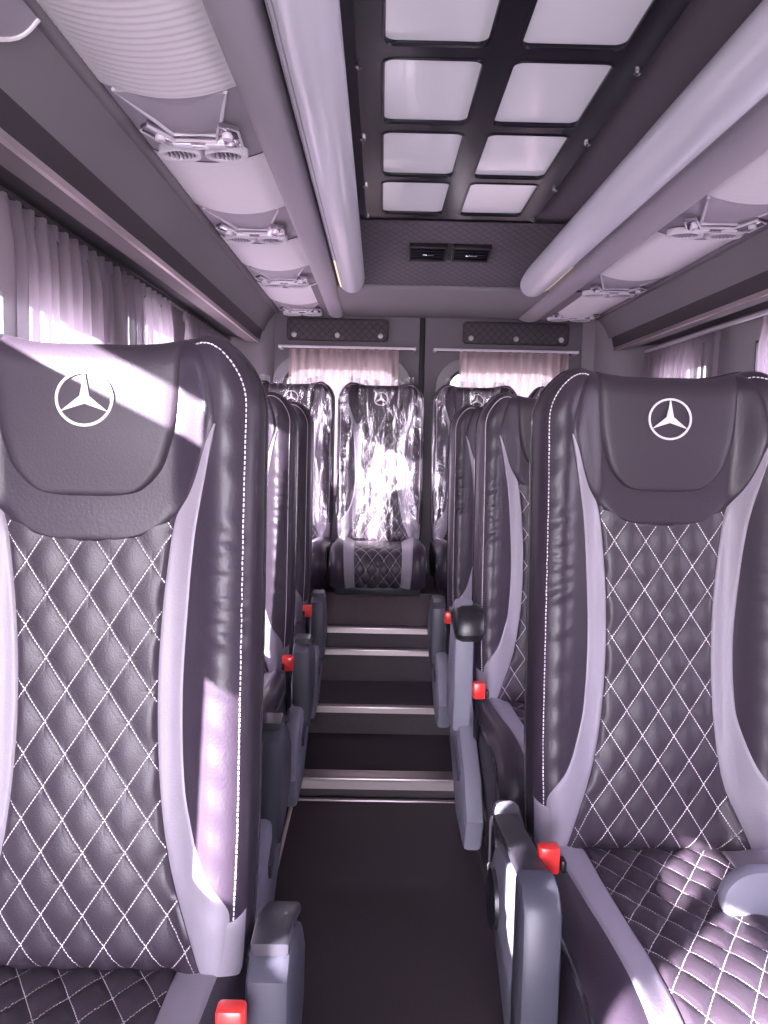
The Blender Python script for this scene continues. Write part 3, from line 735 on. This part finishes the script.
    vs = [P3(0, hc, eh(0, hc) + 0.0026)] + [P3(x, hc + y, eh(x, hc + y) + 0.0010) for x, y in tri] + [P3(x, hc + y, eh(x, hc + y) - 0.001) for x, y in tri]
    fs = [(0, 1 + k, 1 + (k + 1) % 6) for k in range(6)] + [(1 + k, 7 + k, 7 + (k + 1) % 6, 1 + (k + 1) % 6) for k in range(6)]
    em.add(vs, fs); em.build('star_emblem', M_EMB, hr, smooth=False)
    # ---- cushion
    DEP = 0.50
    prof = [(0.03, -0.010), (0.0, 0.0), (-0.10, 0.004), (-0.22, 0.012), (-0.34, 0.022), (-0.42, 0.020), (-0.470, 0.002), (-0.496, -0.035), (-0.500, -0.080), (-0.488, -0.125), (-0.470, -0.155)]
    ds = [0]
    for a, b in zip(prof, prof[1:]): ds.append(ds[-1] + sqrt((a[0] - b[0]) ** 2 + (a[1] - b[1]) ** 2))
    TL = ds[-1]; ty = [(d, p[0]) for d, p in zip(ds, prof)]; tz = [(d, p[1]) for d, p in zip(ds, prof)]
    def CS(x, s, off=0.0):
        y = smooth_tab(ty, s); z = smooth_tab(tz, s); e = 0.004
        y2 = smooth_tab(ty, s + e); z2 = smooth_tab(tz, s + e)
        if s + e > TL: y2, z2 = y, z; y_, z_ = smooth_tab(ty, s - e), smooth_tab(tz, s - e); ty_, tz_ = y - y_, z - z_
        else: ty_, tz_ = y2 - y, z2 - z
        l = sqrt(ty_ ** 2 + tz_ ** 2) or 1; ny_, nz_ = -(-tz_) / l, (-ty_) / l
        # outward normal = rotate tangent (forward -y) upward
        ny_, nz_ = tz_ / l, -ty_ / l
        ax = abs(x); k = sst(0.105, 0.18, ax); o = off + 0.026 * k * (1 - 0.5 * sst(0.50, TL, s))
        dd = 0.222 - ax; R = 0.045
        if dd < R: o -= R * 0.8 * (1 - sqrt(max(0, 1 - (1 - max(0, dd) / R) ** 2)))
        return (x, y + ny_ * o, ZB + z + nz_ * o)
    cb = MB(); NU, NV = 40, 60; vs = []; fs = []
    for j in range(NV + 1):
        for i in range(NU + 1):
            x = sin((i / NU * 2 - 1) * pi / 2) * 0.222; vs.append(CS(x, TL * j / NV))
    fs = [(j * (NU + 1) + i, j * (NU + 1) + i + 1, (j + 1) * (NU + 1) + i + 1, (j + 1) * (NU + 1) + i) for j in range(NV) for i in range(NU)]
    # side walls going down and underside
    for i in (0, NU):
        sg = -1 if i == 0 else 1; col_prev = [j * (NU + 1) + i for j in range(NV + 1)]
        for (dx, zlow) in ((0.004, 0.35), (0.002, 0.7), (-0.004, 1.0)):
            cur = []
            for j in range(NV + 1):
                p = vs[j * (NU + 1) + i]; zb_ = ZB - 0.150; yc = -0.22 + (p[1] + 0.22) * (1 - 0.06 * zlow)
                cur.append(len(vs)); vs.append((p[0] + sg * dx, yc, p[2] + (zb_ - p[2]) * zlow))
            for j in range(NV): fs.append((col_prev[j], col_prev[j + 1], cur[j + 1], cur[j]))
            col_prev = cur
    cb.add(vs, fs)
    cu = cb.build('cushion', M_LEA, parent, flat_ang=70)
    for s_ in (-1, 1):
        MB().tube([Vector(CS(s_ * 0.2205, TL * j / 40)) for j in range(2, 41)], 0.004, 6).build('piping', M_PIP, cu)
        def cg(u, v):
            s = 0.01 + (TL - 0.012) * v; wI = 0.118 - 0.014 * v; x = wI + (0.186 - 0.036 * v - wI) * u; return CS(s_ * x, s, -0.001 + 0.0045 * edgef(u, 0.16))
        MB().grid(cg, 12, 60).build('grey_band', M_GRY, cu, flat_ang=80)
    def cq(u, v):
        s = 0.01 + (TL - 0.012) * v; x = (2 * u - 1) * (0.119 - 0.014 * v); return x, s
    def cqf(u, v):
        x, s = cq(u, v); return CS(x, s, 0.0015 + (0.001 + q_pillow(x, s)) * edgef(u, 0.05))
    MB().grid(cqf, 50, 110, cq).build('quilted_top', M_QLT, cu, flat_ang=80)
    # ---- buckle on aisle side
    if kind == 'rear':
        MB().box(-0.2, 0.2, -0.44, 0.05, ZB - 0.20, ZB - 0.13, 0.01).build('seat_base', M_SHELL, parent)
        return
    bx = side * 0.232 if kind == 'row' else side * 0.16
    bk = MB().box(bx - 0.015, bx + 0.015, -0.232, -0.210, ZB + 0.088, ZB + 0.128, 0.004).build('buckle', M_RED, parent)
    if kind == 'row': MB().box(bx + side * -0.016, bx + side * -0.016 + 0.008, -0.234, -0.216, ZB + 0.092, ZB + 0.110, 0.002).build('buckle_slot', M_BLKP, bk)
    MB().tube([(bx, -0.218, ZB + 0.092), (bx, -0.20, ZB + 0.02), (bx * 0.98, -0.16, ZB - 0.09)], 0.0075, 8).build('buckle_stalk', M_BLKP, bk)
    # ---- base
    if kind == 'rear':
        MB().box(-0.2, 0.2, -0.44, 0.05, ZB - 0.20, ZB - 0.13, 0.01).build('seat_base', M_SHELL, parent)
        return
    MB().box(-0.195, 0.195, -0.43, 0.06, ZB - 0.195, ZB - 0.125, 0.012).build('seat_base', M_PLD, parent)
    for s_ in (-1, 1):
        poly = [(-0.40, 0.012), (-0.34, 0.012), (-0.20, ZB - 0.26), (-0.12, ZB - 0.26), (-0.02, 0.012), (0.06, 0.012), (0.0, ZB - 0.18), (-0.36, ZB - 0.18)]
        MB().prism(poly, s_ * 0.15 - 0.015, s_ * 0.15 + 0.015, 'x', 0.004).build('leg', M_STEEL, parent)
    MB().box(-0.19, -0.11, -0.44, 0.09, 0.0, 0.014, 0.003).box(0.11, 0.19, -0.44, 0.09, 0.0, 0.014, 0.003).build('floor_rail', M_STEEL, parent)
    # grey side cover with slot and pivot cap (aisle side)
    poly = [(0.055, ZB + 0.065), (0.02, ZB + 0.075), (-0.05, ZB + 0.06), (-0.13, ZB + 0.005), (-0.30, ZB - 0.07), (-0.37, ZB - 0.15), (-0.33, ZB - 0.235), (-0.16, ZB - 0.235), (0.03, ZB - 0.13), (0.07, ZB - 0.03)]
    xa, xb = (side * 0.228, side * 0.272); xa, xb = min(xa, xb), max(xa, xb)
    sc = MB().prism(poly, xa, xb, 'x', 0.012).build('side_cover', M_PLA, parent)
    xo = side * 0.274
    MB().tube([(xo - side * 0.006, 0.0, ZB + 0.01), (xo + side * 0.006, 0.0, ZB + 0.01), (xo + side * 0.009, 0.0, ZB + 0.01)], [0.050, 0.048, 0.040], 28).build('pivot_cap', M_BLKP, sc)
    sl = [(-0.24, ZB - 0.085), (-0.14, ZB - 0.045), (-0.12, ZB - 0.07), (-0.23, ZB - 0.115)]
    MB().prism(sl, xo - 0.004, xo + 0.004, 'x', 0.002).build('recliner_handle', M_PLD, sc)

def armrest(parent, side, raised=False, long_=0.19):
    x0 = side * 0.2875; x1 = side * 0.240; a, b = min(x0, x1), max(x0, x1)
    D = 0.045 if long_ > 0.25 else 0.0
    if not raised:
        q = -long_
        e0 = -0.05 if long_ > 0.25 else 0.0
        poly = [(0.01 + e0, ZB + 0.05 - D), (-0.03 + e0, ZB + 0.10 - D), (q + 0.07, ZB + 0.150 - D), (q + 0.03, ZB + 0.150 - D), (q, ZB + 0.130 - D), (q - 0.004, ZB + 0.02 - D), (q + 0.008, ZB - 0.07), (q + 0.03, ZB - 0.085), (-0.05, ZB - 0.06), (0.0, ZB - 0.02)]
        ar = MB().prism(poly, a, b, 'x', 0.010).build('armrest', M_PLA if long_ > 0.25 else M_PLD, parent)
        pd = [(-0.04, ZB + 0.114 - D), (q + 0.07, ZB + 0.147 - D), (q + 0.02, ZB + 0.147 - D), (q + 0.02, ZB + 0.160 - D), (q + 0.07, ZB + 0.163 - D), (-0.04, ZB + 0.130 - D)]
        MB().prism(pd, a + 0.002, b - 0.002, 'x', 0.006).build('armrest_pad', M_SHELL, ar)
        if long_ > 0.25:
            pf_ = [(q + 0.05, ZB + 0.168 - D), (q + 0.01, ZB + 0.166 - D), (q - 0.014, ZB + 0.14 - D), (q - 0.018, ZB + 0.0 - D), (q + 0.0, ZB - 0.12), (q + 0.05, ZB - 0.12)]
            MB().prism(pf_, a - 0.003, b + 0.003, 'x', 0.010).build('front_cap', M_PLD, ar)
            xo = a - 0.001 if side < 0 else b + 0.001
            MB().tube([(xo - side * 0.006, -0.10, ZB + 0.02 - D), (xo + side * 0.005, -0.10, ZB + 0.02 - D), (xo + side * 0.008, -0.10, ZB + 0.02 - D)], [0.048, 0.046, 0.038], 28).build('pivot_cap', M_BLKP, ar)
    else:
        poly = [(0.02, ZB + 0.06), (-0.05, ZB + 0.28), (-0.12, ZB + 0.31), (-0.165, ZB + 0.29), (-0.175, ZB + 0.10), (-0.15, ZB - 0.02), (-0.06, ZB - 0.04), (0.0, ZB)]
        ar = MB().prism(poly, a, b, 'x', 0.010).build('armrest', M_PLA, parent)
        pd = [(-0.05, ZB + 0.27), (-0.12, ZB + 0.300), (-0.18, ZB + 0.295), (-0.205, ZB + 0.270), (-0.205, ZB + 0.235), (-0.18, ZB + 0.215), (-0.07, ZB + 0.23)]
        c_, d_ = (a - 0.002, b + 0.024) if side < 0 else (a - 0.024, b + 0.002)
        MB().prism(pd, c_, d_, 'x', 0.018).build('armrest_pad', M_BLKP, ar)
    return ar

ROWG = 'single seats along the aisle'
def place(proto, lab, loc, group=ROWG):
    r = dup(proto); r['label'] = lab; r['group'] = group; r.location = loc; return r
PZ = 0.065
# right rows (aisle on their left)
LABR = ['large foreground black quilted seat on the right with star emblem', 'second seat of the right row, its armrest raised', 'third seat of the right row, farthest before the wrapped bench']
right0 = thing('bus_seat', LABR[0], 'seat', (0.487, 1.32, PZ), ROWG); seat_meshes(right0, 'row', -1)
r1 = place(right0, LABR[1], (0.482, 2.09, PZ)); r2_ = place(right0, LABR[2], (0.478, 2.87, PZ))
armrest(right0, -1, False, 0.33); armrest(r1, -1, True); armrest(r2_, -1)
# window side armrest tip of the foreground right seat
wa = MB(); pl = []
for k in range(17):
    a = pi / 2 + pi * k / 16; pl.append((0.088 + 0.055 * cos(a), ZB + 0.035 + 0.048 * sin(a) * 1.0))
pl += [(0.19, ZB - 0.013), (0.19, ZB + 0.083)]
wa.prism(pl, -0.205, -0.175, 'y', 0.008)
wo = wa.build('window_armrest', M_PLA, right0); 
MB().tube([(0.138, -0.203, ZB + 0.035), (0.138, -0.212, ZB + 0.035), (0.138, -0.214, ZB + 0.035)], [0.03, 0.028, 0.022], 24).build('pivot_cap', M_PLD, wo)
# left rows (aisle on their right)
LABL = ['large foreground black quilted seat on the left, sunlit headrest', 'second seat of the left row, mostly hidden behind the first', 'third seat of the left row, wrinkled black side bolster', 'fourth seat of the left row, last before the wrapped bench']
left0 = thing('bus_seat', LABL[0], 'seat', (-0.371, 0.985, PZ), ROWG); seat_meshes(left0, 'row', 1)
l1 = place(left0, LABL[1], (-0.462, 1.65, PZ)); l2 = place(left0, LABL[2], (-0.462, 2.29, PZ)); l3 = place(left0, LABL[3], (-0.468, 2.93, PZ))
for q in (left0, l1, l2, l3): armrest(q, 1)
# rear bench seats with clear film
REARG = 'four film wrapped seats on the rear bench'
labs = ['leftmost of the four film wrapped rear seats', 'film wrapped rear seat straight down the aisle', 'rear seat just right of the aisle, partly hidden', 'rightmost rear seat, only its top shows']
rear0 = thing('rear_seat', labs[1], 'seat', (0.004, 3.775, 0.318), REARG); seat_meshes(rear0, 'rear', 1); rear0.scale = (0.925, 0.90, 0.905)
film0 = thing('plastic_cover', 'crumpled clear plastic film over the rear seat straight down the aisle', 'plastic cover', (0.004, 3.775, 0.318), 'clear plastic films over the rear seats'); film0.scale = (0.925, 0.90, 0.905)
def film_fn(seed):
    rn = random.Random(seed); wv = [(rn.uniform(20, 90), rn.uniform(-14, 14), rn.uniform(0, 6.28), rn.uniform(0.3, 1.0)) for _ in range(14)]
    def f(u, v):
        h = 0.02 + (HH + 0.000) * v; ang_ = (2 * u - 1); ax = abs(ang_)
        hw = half_w(min(h, HH - 0.004)) + 0.004
        if ax < 0.80: x = ang_ / 0.80 * hw; wd = S(x, min(h, HH - 0.002)) + 0.022
        else:
            x = (hw + 0.001) * (1 if ang_ > 0 else -1); wd = S(hw * 0.985, min(h, HH - 0.002)) + 0.022 - (ax - 0.80) / 0.20 * 0.11
        c = 0
        for (kx, kh, p, a) in wv: 
            c += a * (abs(sin(kx * x * 1.3 + kh * h + p + 1.5 * sin(h * 9 + p))) - 0.5)
        c *= 0.0036
        return P3(x, h + (0.006 if v > 0.98 else 0), wd + c)
    return f
MB().grid(film_fn(4), 110, 90).build('crumpled_film', M_FILM, film0, flat_ang=80)
fl = ['crumpled clear film over the leftmost rear seat', None, 'crumpled clear film over rear seat just right of aisle', 'crumpled clear film over the rightmost rear seat']
for k, x in enumerate((-0.420, 0.004, 0.456, 0.905)):
    if k == 1: continue
    s_ = dup(rear0); s_.location = (x, 3.775, 0.318); s_['label'] = labs[k]
    f_ = thing('plastic_cover', fl[k], 'plastic cover', (x, 3.775, 0.318), 'clear plastic films over the rear seats'); f_.scale = (0.925, 0.90, 0.905)
    MB().grid(film_fn(10 + k), 110, 90).build('crumpled_film', M_FILM, f_, flat_ang=80)
